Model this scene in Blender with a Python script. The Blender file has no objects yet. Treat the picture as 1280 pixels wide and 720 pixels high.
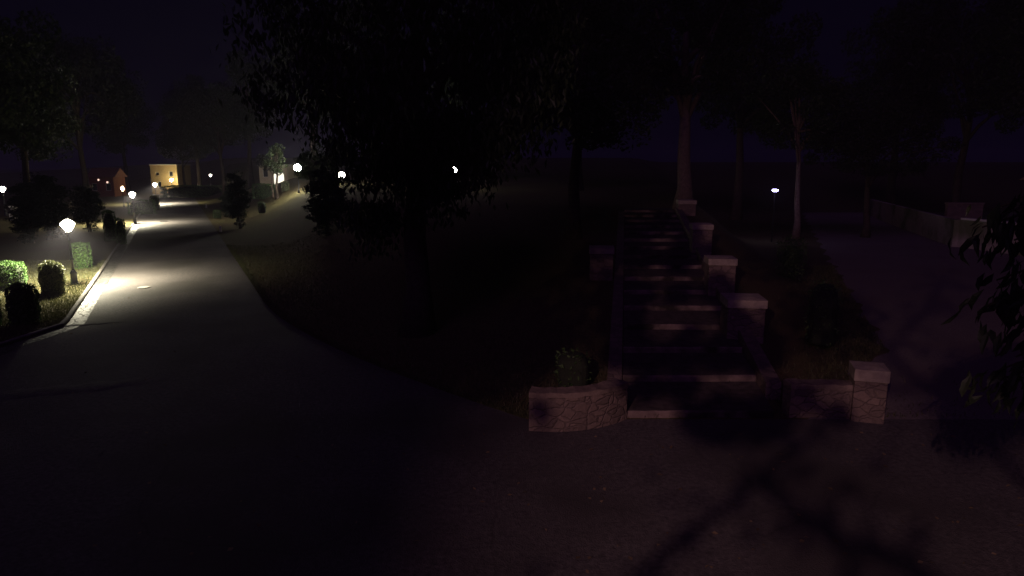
import bpy, bmesh, math, random
import numpy as np
from mathutils import Vector, Matrix
R = math.radians
PI = math.pi
rng = np.random.default_rng(7)
random.seed(7)
S = bpy.context.scene
C = S.collection

# ------------------------------------------------------------------ camera, sky, violet fill, exposure
CAM_Z = 5.1
FPX = 834.0                         # focal length in pixels of a 1280 wide picture
PITCH = math.atan(153.0 / FPX)
cd = bpy.data.cameras.new('camera'); cam = bpy.data.objects.new('camera', cd); C.objects.link(cam)
cd.sensor_width = 36.0; cd.lens = 36.0 * FPX / 1280.0
cd.clip_start = 0.05; cd.clip_end = 3000
cam.location = (0, 0, CAM_Z); cam.rotation_euler = (PI/2 - PITCH, 0, 0)
S.camera = cam
w = bpy.data.worlds.new('World'); S.world = w; w.use_nodes = True
bg = w.node_tree.nodes['Background']
bg.inputs['Color'].default_value = (0.27, 0.14, 0.90, 1)
bg.inputs['Strength'].default_value = 0.0042
md = bpy.data.lights.new('violet_fill', 'SUN'); fill_sun = bpy.data.objects.new('violet_fill', md); C.objects.link(fill_sun)
md.energy = 0.12; md.angle = R(30); md.color = (0.52, 0.20, 1.0)  # unseen violet fill light added to lift the blacks
fill_sun.rotation_euler = (R(50), 0, R(-20))
S.view_settings.view_transform = 'Standard'; S.view_settings.look = 'None'
S.view_settings.exposure = 0.0; S.view_settings.gamma = 1.0
S.view_settings.use_curve_mapping = False

# ------------------------------------------------------------------ terrain function
def sst(a, b, t):
    t = np.clip((t - a) / (b - a), 0, 1); return t * t * (3 - 2 * t)
def stair_l(y): return 2.3 + 0.165 * (y - 13.2)
def road_r(y): return -7.0 - 0.5 * (y - 20.0)
def ramp(y):
    return 0.079 * np.clip(y - 13.2, 0, 31.8) + 0.028 * np.clip(y - 45, 0, 200)
def terr(x, y):
    x = np.asarray(x, float); y = np.asarray(y, float)
    s = x - road_r(y)
    e = x - (stair_l(y) + 3.1)
    left = sst(2.0, 12.0, s)
    right = 1 - sst(1.2, 5.5, e) * (1 - sst(60, 110, y) * .8)
    return ramp(y) * left * right
def tz(x, y): return float(terr(x, y))
cp, sp_ = math.cos(PITCH), math.sin(PITCH)
def ray(px, py):
    a = (px - 640) / FPX; b = (360 - py) / FPX
    v = Vector((a, cp + b * sp_, -sp_ + b * cp)); return v / v.y
def at(px, py, Y):                  # world point at depth Y along the sight line
    return Vector((0, 0, CAM_Z)) + ray(px, py) * Y
def ground_at(px, py):
    d = ray(px, py); Y = 4.0
    while Y < 260:
        p = Vector((0, 0, CAM_Z)) + d * Y
        if p.z <= tz(p.x, p.y): return p
        Y += 0.1
    return p

# ------------------------------------------------------------------ materials
def newmat(name):
    m = bpy.data.materials.new(name); m.use_nodes = True
    nt = m.node_tree; return m, nt, nt.nodes['Principled BSDF']
def N(nt, t, **kw):
    n = nt.nodes.new(t)
    for k, v in kw.items():
        if k in n.inputs: n.inputs[k].default_value = v
        else: setattr(n, k, v)
    return n
def noisy(name, c1, c2, scale=4.0, rough=0.8, bump=0.0, bscale=None, spec=0.5, c3=None, scale2=0.3, sheen=0, bdist=0.02):
    m, nt, p = newmat(name); L = nt.links.new
    tc = N(nt, 'ShaderNodeTexCoord')
    n = N(nt, 'ShaderNodeTexNoise', Scale=scale, Detail=8.0, Roughness=0.65)
    L(tc.outputs['Object'], n.inputs['Vector'])
    r = N(nt, 'ShaderNodeValToRGB'); r.color_ramp.elements[0].position = .32; r.color_ramp.elements[1].position = .68
    r.color_ramp.elements[0].color = (*c1, 1); r.color_ramp.elements[1].color = (*c2, 1)
    L(n.outputs['Fac'], r.inputs['Fac']); out = r.outputs['Color']
    if c3:
        n2 = N(nt, 'ShaderNodeTexNoise', Scale=scale2, Detail=5.0)
        L(tc.outputs['Object'], n2.inputs['Vector'])
        r2 = N(nt, 'ShaderNodeValToRGB'); r2.color_ramp.elements[0].position = .45; r2.color_ramp.elements[1].position = .62
        L(n2.outputs['Fac'], r2.inputs['Fac'])
        mx = N(nt, 'ShaderNodeMix', data_type='RGBA'); L(r2.outputs['Color'], mx.inputs[0])
        L(out, mx.inputs[6]); mx.inputs[7].default_value = (*c3, 1); out = mx.outputs[2]
    L(out, p.inputs['Base Color']); p.inputs['Roughness'].default_value = rough
    p.inputs['Specular IOR Level'].default_value = spec
    if bump:
        nb = N(nt, 'ShaderNodeTexNoise', Scale=bscale or scale * 4, Detail=6.0)
        L(tc.outputs['Object'], nb.inputs['Vector'])
        b = N(nt, 'ShaderNodeBump', Strength=bump, Distance=bdist); L(nb.outputs['Fac'], b.inputs['Height'])
        L(b.outputs['Normal'], p.inputs['Normal'])
    return m
def masonry(name, c1, c2, mortar, scale=3.0, rough=.85):
    m, nt, p = newmat(name); L = nt.links.new
    tc = N(nt, 'ShaderNodeTexCoord')
    v = N(nt, 'ShaderNodeTexVoronoi', feature='DISTANCE_TO_EDGE', Scale=scale)
    v2 = N(nt, 'ShaderNodeTexVoronoi', Scale=scale)
    n = N(nt, 'ShaderNodeTexNoise', Scale=14.0, Detail=6.0)
    mp = N(nt, 'ShaderNodeMapping'); mp.inputs['Scale'].default_value = (1, 1, 1.55); L(tc.outputs['Object'], mp.inputs['Vector'])
    dn = N(nt, 'ShaderNodeTexNoise', Scale=5.0, Detail=4.0); L(tc.outputs['Object'], dn.inputs['Vector'])
    av = N(nt, 'ShaderNodeMix', data_type='VECTOR'); av.inputs[0].default_value = .16
    L(mp.outputs[0], av.inputs[4]); L(dn.outputs['Color'], av.inputs[5])
    for q in (v, v2): L(av.outputs[1], q.inputs['Vector'])
    L(tc.outputs['Object'], n.inputs['Vector'])
    r = N(nt, 'ShaderNodeValToRGB'); r.color_ramp.elements[0].position = .01; r.color_ramp.elements[1].position = .10
    L(v.outputs['Distance'], r.inputs['Fac'])
    sep = N(nt, 'ShaderNodeSeparateColor'); L(v2.outputs['Color'], sep.inputs['Color'])
    ad = N(nt, 'ShaderNodeMath', operation='ADD'); L(sep.outputs['Red'], ad.inputs[0]); L(n.outputs['Fac'], ad.inputs[1])
    hf = N(nt, 'ShaderNodeMath', operation='MULTIPLY'); hf.inputs[1].default_value = .5; L(ad.outputs[0], hf.inputs[0])
    st = N(nt, 'ShaderNodeMix', data_type='RGBA'); L(hf.outputs[0], st.inputs[0])
    st.inputs[6].default_value = (*c1, 1); st.inputs[7].default_value = (*c2, 1)
    mx = N(nt, 'ShaderNodeMix', data_type='RGBA'); L(r.outputs['Color'], mx.inputs[0])
    mx.inputs[6].default_value = (*mortar, 1); L(st.outputs[2], mx.inputs[7])
    L(mx.outputs[2], p.inputs['Base Color']); p.inputs['Roughness'].default_value = rough
    a2 = N(nt, 'ShaderNodeMath', operation='ADD'); L(r.outputs['Color'], a2.inputs[0]); L(n.outputs['Fac'], a2.inputs[1])
    b = N(nt, 'ShaderNodeBump', Strength=.7, Distance=.03); L(a2.outputs[0], b.inputs['Height']); L(b.outputs['Normal'], p.inputs['Normal'])
    return m
def leafmat(name, c1, c2, rough=.5):
    m, nt, p = newmat(name); L = nt.links.new
    g = N(nt, 'ShaderNodeNewGeometry')
    r = N(nt, 'ShaderNodeValToRGB'); r.color_ramp.elements[0].color = (*c1, 1); r.color_ramp.elements[1].color = (*c2, 1)
    L(g.outputs['Random Per Island'], r.inputs['Fac']); L(r.outputs['Color'], p.inputs['Base Color'])
    p.inputs['Roughness'].default_value = rough; p.inputs['Specular IOR Level'].default_value = .35
    tr = N(nt, 'ShaderNodeBsdfTranslucent'); L(r.outputs['Color'], tr.inputs['Color'])
    mx = N(nt, 'ShaderNodeMixShader', Fac=.25); L(p.outputs[0], mx.inputs[1]); L(tr.outputs[0], mx.inputs[2])
    L(mx.outputs[0], nt.nodes['Material Output'].inputs['Surface'])
    return m
def glass_glow(name, col, strength):
    m, nt, p = newmat(name); L = nt.links.new
    p.inputs['Base Color'].default_value = (.8, .8, .78, 1); p.inputs['Roughness'].default_value = .3
    p.inputs['Emission Color'].default_value = (*col, 1); p.inputs['Emission Strength'].default_value = strength
    tr = N(nt, 'ShaderNodeBsdfTransparent'); mx = N(nt, 'ShaderNodeMixShader', Fac=.6)
    L(p.outputs[0], mx.inputs[1]); L(tr.outputs[0], mx.inputs[2]); L(mx.outputs[0], nt.nodes['Material Output'].inputs['Surface'])
    return m
def glow(name, col, strength):
    m, nt, p = newmat(name)
    p.inputs['Base Color'].default_value = (.8, .8, .78, 1)
    p.inputs['Emission Color'].default_value = (*col, 1); p.inputs['Emission Strength'].default_value = strength
    p.inputs['Roughness'].default_value = .3
    return m
def plain(name, c, rough=.5, metal=0.0):
    return noisy(name, tuple(x * .8 for x in c), tuple(min(1, x * 1.2) for x in c), 9.0, rough, .15)

M = {}
M['grass'] = noisy('grass', (.060, .062, .026), (.145, .118, .055), 9.0, .95, 1.0, 30.0, .1, (.10, .075, .04), .22, bdist=.05)
def asphalt_mat():
    m = noisy('asphalt', (.058, .052, .051), (.150, .132, .128), 12.0, .72, .8, 46.0, .28, (.068, .060, .057), .30, bdist=.025)
    nt = m.node_tree; L = nt.links.new; p = nt.nodes['Principled BSDF']; src = p.inputs['Base Color'].links[0].from_socket
    tc = N(nt, 'ShaderNodeTexCoord'); dn = N(nt, 'ShaderNodeTexNoise', Scale=1.3, Detail=6.0); L(tc.outputs['Object'], dn.inputs['Vector'])
    av = N(nt, 'ShaderNodeMix', data_type='VECTOR'); av.inputs[0].default_value = .30; L(tc.outputs['Object'], av.inputs[4]); L(dn.outputs['Color'], av.inputs[5])
    v = N(nt, 'ShaderNodeTexVoronoi', feature='DISTANCE_TO_EDGE', Scale=.42); L(av.outputs[1], v.inputs['Vector'])
    r = N(nt, 'ShaderNodeValToRGB'); r.color_ramp.elements[0].position = .002; r.color_ramp.elements[1].position = .007
    r.color_ramp.elements[0].color = (.80, .80, .80, 1); L(v.outputs['Distance'], r.inputs['Fac'])
    g = N(nt, 'ShaderNodeTexNoise', Scale=.09, Detail=4.0); L(tc.outputs['Object'], g.inputs['Vector'])
    r2 = N(nt, 'ShaderNodeValToRGB'); r2.color_ramp.elements[0].position = .42; r2.color_ramp.elements[1].position = .60
    r2.color_ramp.elements[0].color = (.86, .86, .86, 1); L(g.outputs['Fac'], r2.inputs['Fac'])
    m1 = N(nt, 'ShaderNodeMix', data_type='RGBA', blend_type='MULTIPLY'); m1.inputs[0].default_value = 1; L(src, m1.inputs[6]); L(r.outputs['Color'], m1.inputs[7])
    m2 = N(nt, 'ShaderNodeMix', data_type='RGBA', blend_type='MULTIPLY'); m2.inputs[0].default_value = 1; L(m1.outputs[2], m2.inputs[6]); L(r2.outputs['Color'], m2.inputs[7])
    L(m2.outputs[2], p.inputs['Base Color']); return m
M['asphalt'] = asphalt_mat()
M['gravel'] = noisy('gravel', (.12, .10, .092), (.27, .225, .205), 22.0, .95, 1.0, 45.0, .15, (.18, .145, .13), .3, bdist=.03)
M['cobble'] = masonry('cobble', (.04, .037, .035), (.10, .094, .09), (.025, .025, .023), 4.0, .5)
M['soil'] = noisy('soil', (.03, .024, .018), (.075, .058, .04), 6.0, .95, .8, 25.0, .1)
M['kerb'] = noisy('kerb_stone', (.10, .09, .08), (.21, .19, .17), 5.0, .85, .9)
M['stone'] = masonry('rubble_stone', (.10, .072, .06), (.28, .20, .158), (.155, .112, .094), 4.6)
M['cap'] = noisy('cap_stone', (.27, .215, .17), (.44, .365, .28), 6.0, .8, .4)
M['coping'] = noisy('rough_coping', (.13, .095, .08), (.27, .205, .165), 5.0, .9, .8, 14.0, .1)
M['tread'] = noisy('step_stone', (.11, .08, .07), (.28, .205, .175), 3.0, .85, .5, 18.0, .2, (.034, .029, .024), 1.15)  # dark blotches imitate leaf shade breaking up the lit risers
M['treadtop'] = noisy('step_top', (.05, .042, .038), (.12, .095, .085), 5.0, .95, .7, 22.0, .1)  # darker than the risers, imitating light that catches only the risers
M['bark'] = noisy('bark', (.10, .075, .06), (.24, .175, .14), 7.0, .95, 1.0, 22.0, .1, bdist=.05)
M['dbark'] = noisy('dark_bark', (.045, .033, .026), (.10, .075, .058), 7.0, .95, 1.0, 22.0, .1, bdist=.05)
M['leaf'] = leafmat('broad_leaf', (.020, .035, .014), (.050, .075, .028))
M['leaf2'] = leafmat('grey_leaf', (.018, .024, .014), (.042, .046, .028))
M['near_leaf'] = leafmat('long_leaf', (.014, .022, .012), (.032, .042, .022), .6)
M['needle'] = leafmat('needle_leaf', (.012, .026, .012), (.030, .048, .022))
M['hedge'] = leafmat('hedge_leaf', (.042, .095, .024), (.105, .185, .050))
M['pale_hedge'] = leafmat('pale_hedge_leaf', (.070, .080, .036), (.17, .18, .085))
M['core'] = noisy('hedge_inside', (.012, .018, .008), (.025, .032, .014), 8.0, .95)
M['metal'] = plain('black_iron', (.016, .016, .018), .38)
M['lantern'] = glass_glow('lantern_glass', (1.0, .94, .76), 45)
M['lantern_far'] = glow('lantern_glass_far', (1.0, .88, .56), 210)
M['globe'] = glow('globe_glass', (1.0, .95, .78), 290)
M['lit_door'] = glow('lit_doorway', (1.0, .93, .74), 1.5)
M['globe_dim'] = glow('small_globe_glass', (1.0, .95, .80), 25)
M['warm'] = glow('warm_glass', (1.0, .74, .42), 26)
M['led'] = glow('led_lens', (.56, .50, 1.0), 50)
M['red_lens'] = glow('pink_bulb', (1.0, .62, .5), 1.6)
M['ochre'] = noisy('ochre_render', (.40, .28, .12), (.50, .36, .165), 2.0, .9, .25, 20.0, .2)
M['beige'] = noisy('beige_render', (.46, .39, .26), (.56, .48, .33), 2.0, .9, .25, 20.0, .2)
M['white_wall'] = noisy('white_render', (.62, .60, .54), (.74, .71, .65), 2.0, .9, .25, 20.0, .2)
M['red_wall'] = noisy('red_brick_render', (.17, .06, .042), (.27, .10, .065), 3.0, .9, .3, 20.0, .2)
M['trim'] = noisy('pale_trim', (.58, .55, .48), (.70, .67, .6), 4.0, .7, .2)
M['dark_glass'] = plain('dark_window_glass', (.012, .013, .016), .12)
M['tile'] = noisy('roof_tile', (.16, .06, .04), (.26, .10, .07), 5.0, .8, .5)
M['green_wall'] = noisy('mossy_render', (.36, .32, .26), (.50, .45, .37), 2.2, .9, .3, 18.0, .2, (.16, .19, .09), .35)
M['paper'] = plain('pale_metal', (.42, .40, .37), .45)
M['dryleaf'] = leafmat('dry_leaf', (.09, .06, .035), (.24, .17, .10), .7)
M['urn'] = plain('pale_urn_stone', (.55, .52, .46), .8)

# ------------------------------------------------------------------ mesh helpers
class MB:
    def __init__(s): s.v = []; s.f = []
    def add(s, vs, fs):
        o = len(s.v); s.v += [tuple(map(float, v)) for v in vs]; s.f += [tuple(i + o for i in f) for f in fs]; return s
    def box(s, x0, x1, y0, y1, z0, z1, rz=0, c=(0, 0, 0)):
        vs = [(x, y, z) for z in (z0, z1) for (x, y) in ((x0, y0), (x1, y0), (x1, y1), (x0, y1))]
        cr, sr = math.cos(rz), math.sin(rz)
        vs = [(c[0] + x * cr - y * sr, c[1] + x * sr + y * cr, c[2] + z) for x, y, z in vs]
        return s.add(vs, [(3, 2, 1, 0), (4, 5, 6, 7), (0, 1, 5, 4), (1, 2, 6, 5), (2, 3, 7, 6), (3, 0, 4, 7)])
    def lathe(s, prof, n=20, c=(0, 0, 0), ph=0):
        vs = []; fs = []
        for r, z in prof:
            for k in range(n):
                a = 2 * PI * k / n + ph; vs.append((c[0] + r * math.cos(a), c[1] + r * math.sin(a), c[2] + z))
        for i in range(len(prof) - 1):
            for k in range(n):
                k2 = (k + 1) % n; fs.append((i * n + k, i * n + k2, (i + 1) * n + k2, (i + 1) * n + k))
        fs.append(tuple(range(n - 1, -1, -1))); fs.append(tuple((len(prof) - 1) * n + k for k in range(n)))
        return s.add(vs, fs)
    def tube(s, pts, rad, n=8):
        vs = []; fs = []
        pts = [Vector(p) for p in pts]
        for i, p in enumerate(pts):
            d = (pts[min(i + 1, len(pts) - 1)] - pts[max(i - 1, 0)]).normalized()
            u = d.cross(Vector((.31, .95, .07))).normalized(); v = d.cross(u)
            for k in range(n):
                a = 2 * PI * k / n; vs.append(p + (u * math.cos(a) + v * math.sin(a)) * rad[i])
        for i in range(len(pts) - 1):
            for k in range(n):
                k2 = (k + 1) % n; fs.append((i * n + k, i * n + k2, (i + 1) * n + k2, (i + 1) * n + k))
        fs.append(tuple(range(n - 1, -1, -1))); fs.append(tuple((len(pts) - 1) * n + k for k in range(n)))
        return s.add(vs, fs)
    def build(s, name, mat, parent=None, smooth=False, bevel=0):
        me = bpy.data.meshes.new(name); me.from_pydata(s.v, [], s.f); me.update()
        me.materials.append(mat if not isinstance(mat, str) else M[mat])
        if smooth: me.shade_smooth()
        o = bpy.data.objects.new(name, me); C.objects.link(o)
        if parent: o.parent = parent
        if bevel:
            b = o.modifiers.new('bevel', 'BEVEL'); b.width = bevel; b.segments = 2
        return o
def tag(o, label=None, cat=None, group=None, kind=None):
    if label: o['label'] = label
    if cat: o['category'] = cat
    if group: o['group'] = group
    if kind: o['kind'] = kind
    return o
def thing(name, label, cat, loc=(0, 0, 0), rz=0, group=None):
    o = bpy.data.objects.new(name, None); C.objects.link(o); o.location = loc; o.rotation_euler = (0, 0, rz)
    o.empty_display_size = .2
    return tag(o, label, cat, group)
def dup(root, loc, rz=0, scale=None, label=None, group=None):
    r = root.copy(); C.objects.link(r); r.location = loc; r.rotation_euler = (0, 0, rz)
    if scale: r.scale = scale if hasattr(scale, '__len__') else (scale,) * 3
    if label: r['label'] = label
    if group: r['group'] = group
    for ch in list(root.children):
        c = ch.copy(); C.objects.link(c); c.parent = r
        for g in list(ch.children):
            d = g.copy(); C.objects.link(d); d.parent = c
    return r

# leaves: many small folded diamonds
def leaf_mesh(P, Nrm, size, aspect=1.8, hang=None):
    n = len(P)
    if hang is None:
        t = rng.normal(size=(n, 3))
    else:
        t = hang + rng.normal(scale=.35, size=(n, 3))
    t -= Nrm * np.sum(t * Nrm, 1, keepdims=True); t /= np.linalg.norm(t, axis=1, keepdims=True) + 1e-9
    b = np.cross(Nrm, t)
    sz = (size * rng.uniform(.65, 1.3, n))[:, None]
    wv = sz / aspect
    A = P - t * sz * .5; B = P + b * wv * .5 + Nrm * sz * .06 ; Cc = P + t * sz * .5; D = P - b * wv * .5 + Nrm * sz * .06
    V = np.stack([A, B, Cc, D], 1).reshape(-1, 3)
    return V
def leaf_curved(name, P, H, size, mat, parent):
    vs = []; fs = []
    for p, h in zip(P, H):
        t = Vector(h).normalized(); nn = Vector(rng.normal(size=3)); nn = (nn - t * nn.dot(t)).normalized(); b = t.cross(nn)
        L_ = size * random.uniform(.55, 1.35); W = L_ / random.uniform(2.8, 4.6); c = random.uniform(.05, .35) * L_; tw = random.uniform(-.5, .5)
        b2 = (b + nn * tw).normalized(); p = Vector(p); o = len(vs)
        q1 = p + t * L_ * .33 + nn * c * .5; q2 = p + t * L_ * .68 + nn * c * .45; q3 = p + t * L_ - nn * c * .2
        k = nn * W * .18
        vs += [p, q1 + b * W * .5 + k, q1, q1 - b * W * .5 + k, q2 + b2 * W * .4 + k, q2, q2 - b2 * W * .4 + k, q3]
        fs += [(o, o + 1, o + 2), (o, o + 2, o + 3), (o + 1, o + 4, o + 5, o + 2), (o + 2, o + 5, o + 6, o + 3), (o + 4, o + 7, o + 5), (o + 5, o + 7, o + 6)]
    return MB().add(vs, fs).build(name, mat, parent)
def leaf_build(name, V, mat, parent=None, extra=None):
    n = len(V) // 4
    vs = V.tolist(); fs = np.arange(n * 4).reshape(-1, 4).tolist()
    mats = [M[mat]]
    me = bpy.data.meshes.new(name)
    nl = len(fs)
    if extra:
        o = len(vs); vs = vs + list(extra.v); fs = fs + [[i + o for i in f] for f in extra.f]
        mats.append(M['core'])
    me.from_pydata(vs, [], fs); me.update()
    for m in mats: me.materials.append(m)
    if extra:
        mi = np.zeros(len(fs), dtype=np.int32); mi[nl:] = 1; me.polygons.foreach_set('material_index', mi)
    ob = bpy.data.objects.new(name, me); C.objects.link(ob)
    if parent: ob.parent = parent
    return ob

# ------------------------------------------------------------------ the setting
def sheet(name, xs, ys, mat, dz=0.0, fx=None, kind='structure'):
    vs = []; fs = []
    for y in ys:
        for t in xs:
            x = fx(t, y) if fx else t
            vs.append((x, y, tz(x, y) + dz))
    nx = len(xs)
    for j in range(len(ys) - 1):
        for i in range(nx - 1):
            fs.append((j * nx + i, j * nx + i + 1, (j + 1) * nx + i + 1, (j + 1) * nx + i))
    o = MB().add(vs, fs).build(name, mat, smooth=True); tag(o, kind=kind); return o
xs = np.concatenate([np.linspace(-900, -130, 8), np.linspace(-110, -40, 30), np.linspace(-38, 40, 130), np.linspace(44, 130, 25), np.linspace(160, 900, 8)])
ys = np.concatenate([np.linspace(-60, 4, 16), np.linspace(5, 60, 120), np.linspace(62, 150, 50), np.linspace(160, 1200, 20)])
sheet('ground', xs, ys, 'grass')
ROADW = 6.9
def road_left(y):
    return road_r(y) - ROADW - max(0, 21 - y) * .55 - max(0, 17.6 - y) * 6
sheet('road', np.linspace(0, 1, 16), np.concatenate([np.linspace(12.9, 26, 40), np.linspace(26.5, 150, 110)]), 'asphalt', .012,
      lambda t, y: road_left(y) + t * (road_r(y) + max(0, 25 - y) ** 2 * .0256 - road_left(y)))
# forecourt in front of the stairs and the service road going off to the right, one sheet each
def court_front(t, y): return -16 + t * 40
sheet('forecourt', np.linspace(-45, 36, 90), np.linspace(-25, 12.9, 60), 'asphalt', .012)
def lane(t, y):
    l = (6.2 + .82 * (y - 12.9) if y < 18 else 10.4 + (y - 18) * .385) + .18 * math.sin(y * 1.9) + .1 * math.sin(y * 4.7); return l + t * (34 - l if y < 30 else 20 + (y - 30) * .1)
sheet('service_road', np.linspace(0, 1, 24), np.concatenate([np.linspace(12.9, 36, 100), np.linspace(36.6, 70, 50)]), 'gravel', .012, lane)
# kerb along the left edge of the road, and ridges laid across the asphalt
def kerb(name, f, y0, y1, n, w_=.16, h=.12):
    vs = []; fs = []
    for i in range(n + 1):
        y = y0 + (y1 - y0) * i / n; x = f(y); z = tz(x, y)
        for dx, dz in ((0, -.05), (0, h - .02), (.02, h), (w_ - .03, h), (w_, h - .03), (w_, -.05)): vs.append((x - w_ + dx, y, z + dz))
    for i in range(n):
        for k in range(5): fs.append((i * 6 + k, i * 6 + k + 1, i * 6 + k + 7, i * 6 + k + 6))
    o = MB().add(vs, fs).build(name, 'kerb'); tag(o, kind='structure')
lx = lambda y: road_r(y) - ROADW - max(0, 21 - y) * .55
kerb('road_kerb', lx, 17.6, 149, 160)
sheet('gutter', np.linspace(0, 1, 4), np.linspace(17.6, 60, 60), 'cobble', .022, lambda t, y: lx(y) + .01 + t * .55)
for (p0, p1, wd, hh) in (((40, 413), (172, 402), .13, .03), ((-60, 502), (230, 474), .42, .035)):
    a = ground_at(*p0); b = ground_at(*p1); m = MB(); vs = []; fs = []
    n = 40
    for i in range(n + 1):
        p = a.lerp(b, i / n); jj = .05 * math.sin(i * .9) + random.uniform(-.03, .03)
        for dy, dz in ((-wd, 0), (-wd * .4, hh * .8), (wd * .4, hh), (wd, 0)):
            tp_ = min(1, 6 * i / n, 3 * (n - i) / n); vs.append((p.x, p.y + dy * (1 + jj) * (.3 + .7 * tp_) + jj, .009 + dz * tp_ * random.uniform(.85, 1.05)))
    for i in range(n):
        for k in range(3): fs.append((i * 4 + k, (i + 1) * 4 + k, (i + 1) * 4 + k + 1, i * 4 + k + 1))
    o = MB().add(vs, fs).build('road_ridge', 'asphalt', smooth=True); tag(o, kind='structure')

# ------------------------------------------------------------------ stone staircase
st = thing('stone_staircase', 'long flight of broad shallow stone steps climbing between stone piers', 'staircase', (stair_l(13.2) + 1.55, 13.2, 0))
NST = 16; RUN = 1.9; RIS = .15
for k in range(NST):
    y0 = 13.0 + k * RUN; y1 = y0 + RUN + .25
    m = MB(); n = 14; z0 = k * RIS - .02; z1 = k * RIS + RIS
    vs = []; fs = []
    for i in range(n + 1):
        t = i / n; e = random.uniform(-.018, .018)
        for (yy, zz) in ((y0 + e, z0 - .25), (y0 + e, z1 - .03 + e * .3), (y0 + .03 + e, z1 + e * .25), (y1, z1)):
            vs.append((stair_l(yy) + 3.1 * t - st.location.x, yy - 13.2, zz))
    for i in range(n):
        for q in range(3): fs.append((i * 4 + q, (i + 1) * 4 + q, (i + 1) * 4 + q + 1, i * 4 + q + 1))
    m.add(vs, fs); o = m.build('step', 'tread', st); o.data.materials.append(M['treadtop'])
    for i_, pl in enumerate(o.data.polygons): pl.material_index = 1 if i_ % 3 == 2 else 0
# sloping flank walls
for side, nm in ((0, 'dark sloping flank wall along the left edge of the steps'), (1, 'sloping stone flank wall joining the row of piers right of the steps')):
    vs = []; fs = []; n = 30
    for i in range(n + 1):
        y = 13.95 + (41 - 13.95) * i / n; x = stair_l(y) + (3.12 if side else -.36); z = float(ramp(y))
        hh_ = .38 if side else .14
        for dx, dz in ((0, -.4), (0, hh_), (.34, hh_), (.34, -.9)): vs.append((x + dx, y, z + dz))
    for i in range(n):
        for k in range(3): fs.append((i * 4 + k, (i + 1) * 4 + k, (i + 1) * 4 + k + 1, i * 4 + k + 1))
    fs.append((0, 1, 2, 3)); fs.append(tuple(n * 4 + k for k in (3, 2, 1, 0)))
    tag(MB().add(vs, fs).build('flank_wall', 'stone'), nm, 'wall')

def pier(x, y, z, wd, h, label, rz=0.0, capt=.16, ov=.035):
    t = thing('stone_pier', label, 'pier', (x, y, z), rz, 'stone piers flanking the steps')
    b = MB(); nx = 4; nz = 4
    b.box(-wd/2, wd/2, -wd/2, wd/2, -.6, h - capt); o = b.build('body', 'stone', t, bevel=.02)
    c = MB().box(-wd/2 - ov, wd/2 + ov, -wd/2 - ov, wd/2 + ov, h - capt + .002, h - .03)
    c.add([(-wd/2 - ov, -wd/2 - ov, h - .03), (wd/2 + ov, -wd/2 - ov, h - .03), (wd/2 + ov, wd/2 + ov, h - .03), (-wd/2 - ov, wd/2 + ov, h - .03), (-wd/4, -wd/4, h), (wd/4, -wd/4, h), (wd/4, wd/4, h), (-wd/4, wd/4, h)],
          [(0, 1, 5, 4), (1, 2, 6, 5), (2, 3, 7, 6), (3, 0, 4, 7), (4, 5, 6, 7)])
    c.build('cap', 'cap', t, bevel=.015)
    return t
p = ground_at(1090, 530)
pier(p.x, p.y + .3, 0, .60, 1.14, 'tall capped stone pier at the foot of the steps, nearest the camera', R(-17), .28, .02)
for (px, Y, wd, h, lab) in ((943, 17.6, .98, 1.22, 'wide low stone pier, first one up the slope behind the tall capped pier'),
                            (908, 22.2, .88, 1.34, 'squarish stone pier halfway up the right side of the steps'),
                            (880, 28.9, .84, 1.38, 'small looking stone pier, second from the top on the right of the steps'),
                            (859, 40.2, 1.02, .95, 'farthest stone pier, at the foot of the thick pale trunk')):
    x = (px - 640) / FPX * Y; pier(x, Y + wd/2, float(ramp(Y)), wd, h, lab, R(-6), .26)
pier((755 - 640) / FPX * 24.4, 24.9, float(ramp(24.4)), .85, 1.25, 'dim stone pier alone on the left side of the steps', R(-6), .26)

def curved_wall(name, pts, h, th, label, mat='stone'):
    # pts: plan polyline on the front face
    t = thing(name, label, 'wall', (pts[0][0], pts[0][1], 0))
    def strip(z0, z1, off, extra):
        vs = []; fs = []
        for i, (x, y) in enumerate(pts):
            a = Vector(pts[max(0, i - 1)]); b = Vector(pts[min(len(pts) - 1, i + 1)]); d = (b - a).normalized(); nn = Vector((-d.y, d.x))
            f = Vector((x, y)) - nn * extra; k = Vector((x, y)) + nn * (th + extra)
            for q, z in ((f, z0), (f, z1), (k, z1), (k, z0)):
                vs.append((q.x - pts[0][0], q.y - pts[0][1], z + random.uniform(-off, off)))
        n = len(pts)
        for i in range(n - 1):
            for k in range(4):
                k2 = (k + 1) % 4; fs.append((i * 4 + k, (i + 1) * 4 + k, (i + 1) * 4 + k2, i * 4 + k2))
        fs.append((0, 1, 2, 3)); fs.append(tuple((n - 1) * 4 + k for k in (3, 2, 1, 0)))
        return MB().add(vs, fs)
    strip(-.2, h - .11, .0, 0).build('wall_body', mat, t)
    strip(h - .108, h, .014, .012).build('coping', 'coping' if mat == 'stone' else mat, t)
    return t
def arc(p0, p1, bulge, n=16):
    out = []
    a, b = Vector(p0[:2]), Vector(p1[:2]); d = b - a; nn = Vector((d.y, -d.x)).normalized()
    for i in range(n + 1):
        u = i / n; q = a.lerp(b, u) + nn * bulge * 4 * u * (1 - u); out.append((q.x, q.y))
    return out
a = ground_at(661, 541); b = ground_at(783, 527)
curved_wall('curved_wall', arc(a, b, .28), .80, .34, 'low curved stone wall left of the bottom step, catching the lamplight')
a = ground_at(986, 524); b = ground_at(1066, 526)
curved_wall('low_wall', arc(a, b, -.05), .72, .34, 'low stone wall between the bottom step and the tall capped pier')

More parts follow.
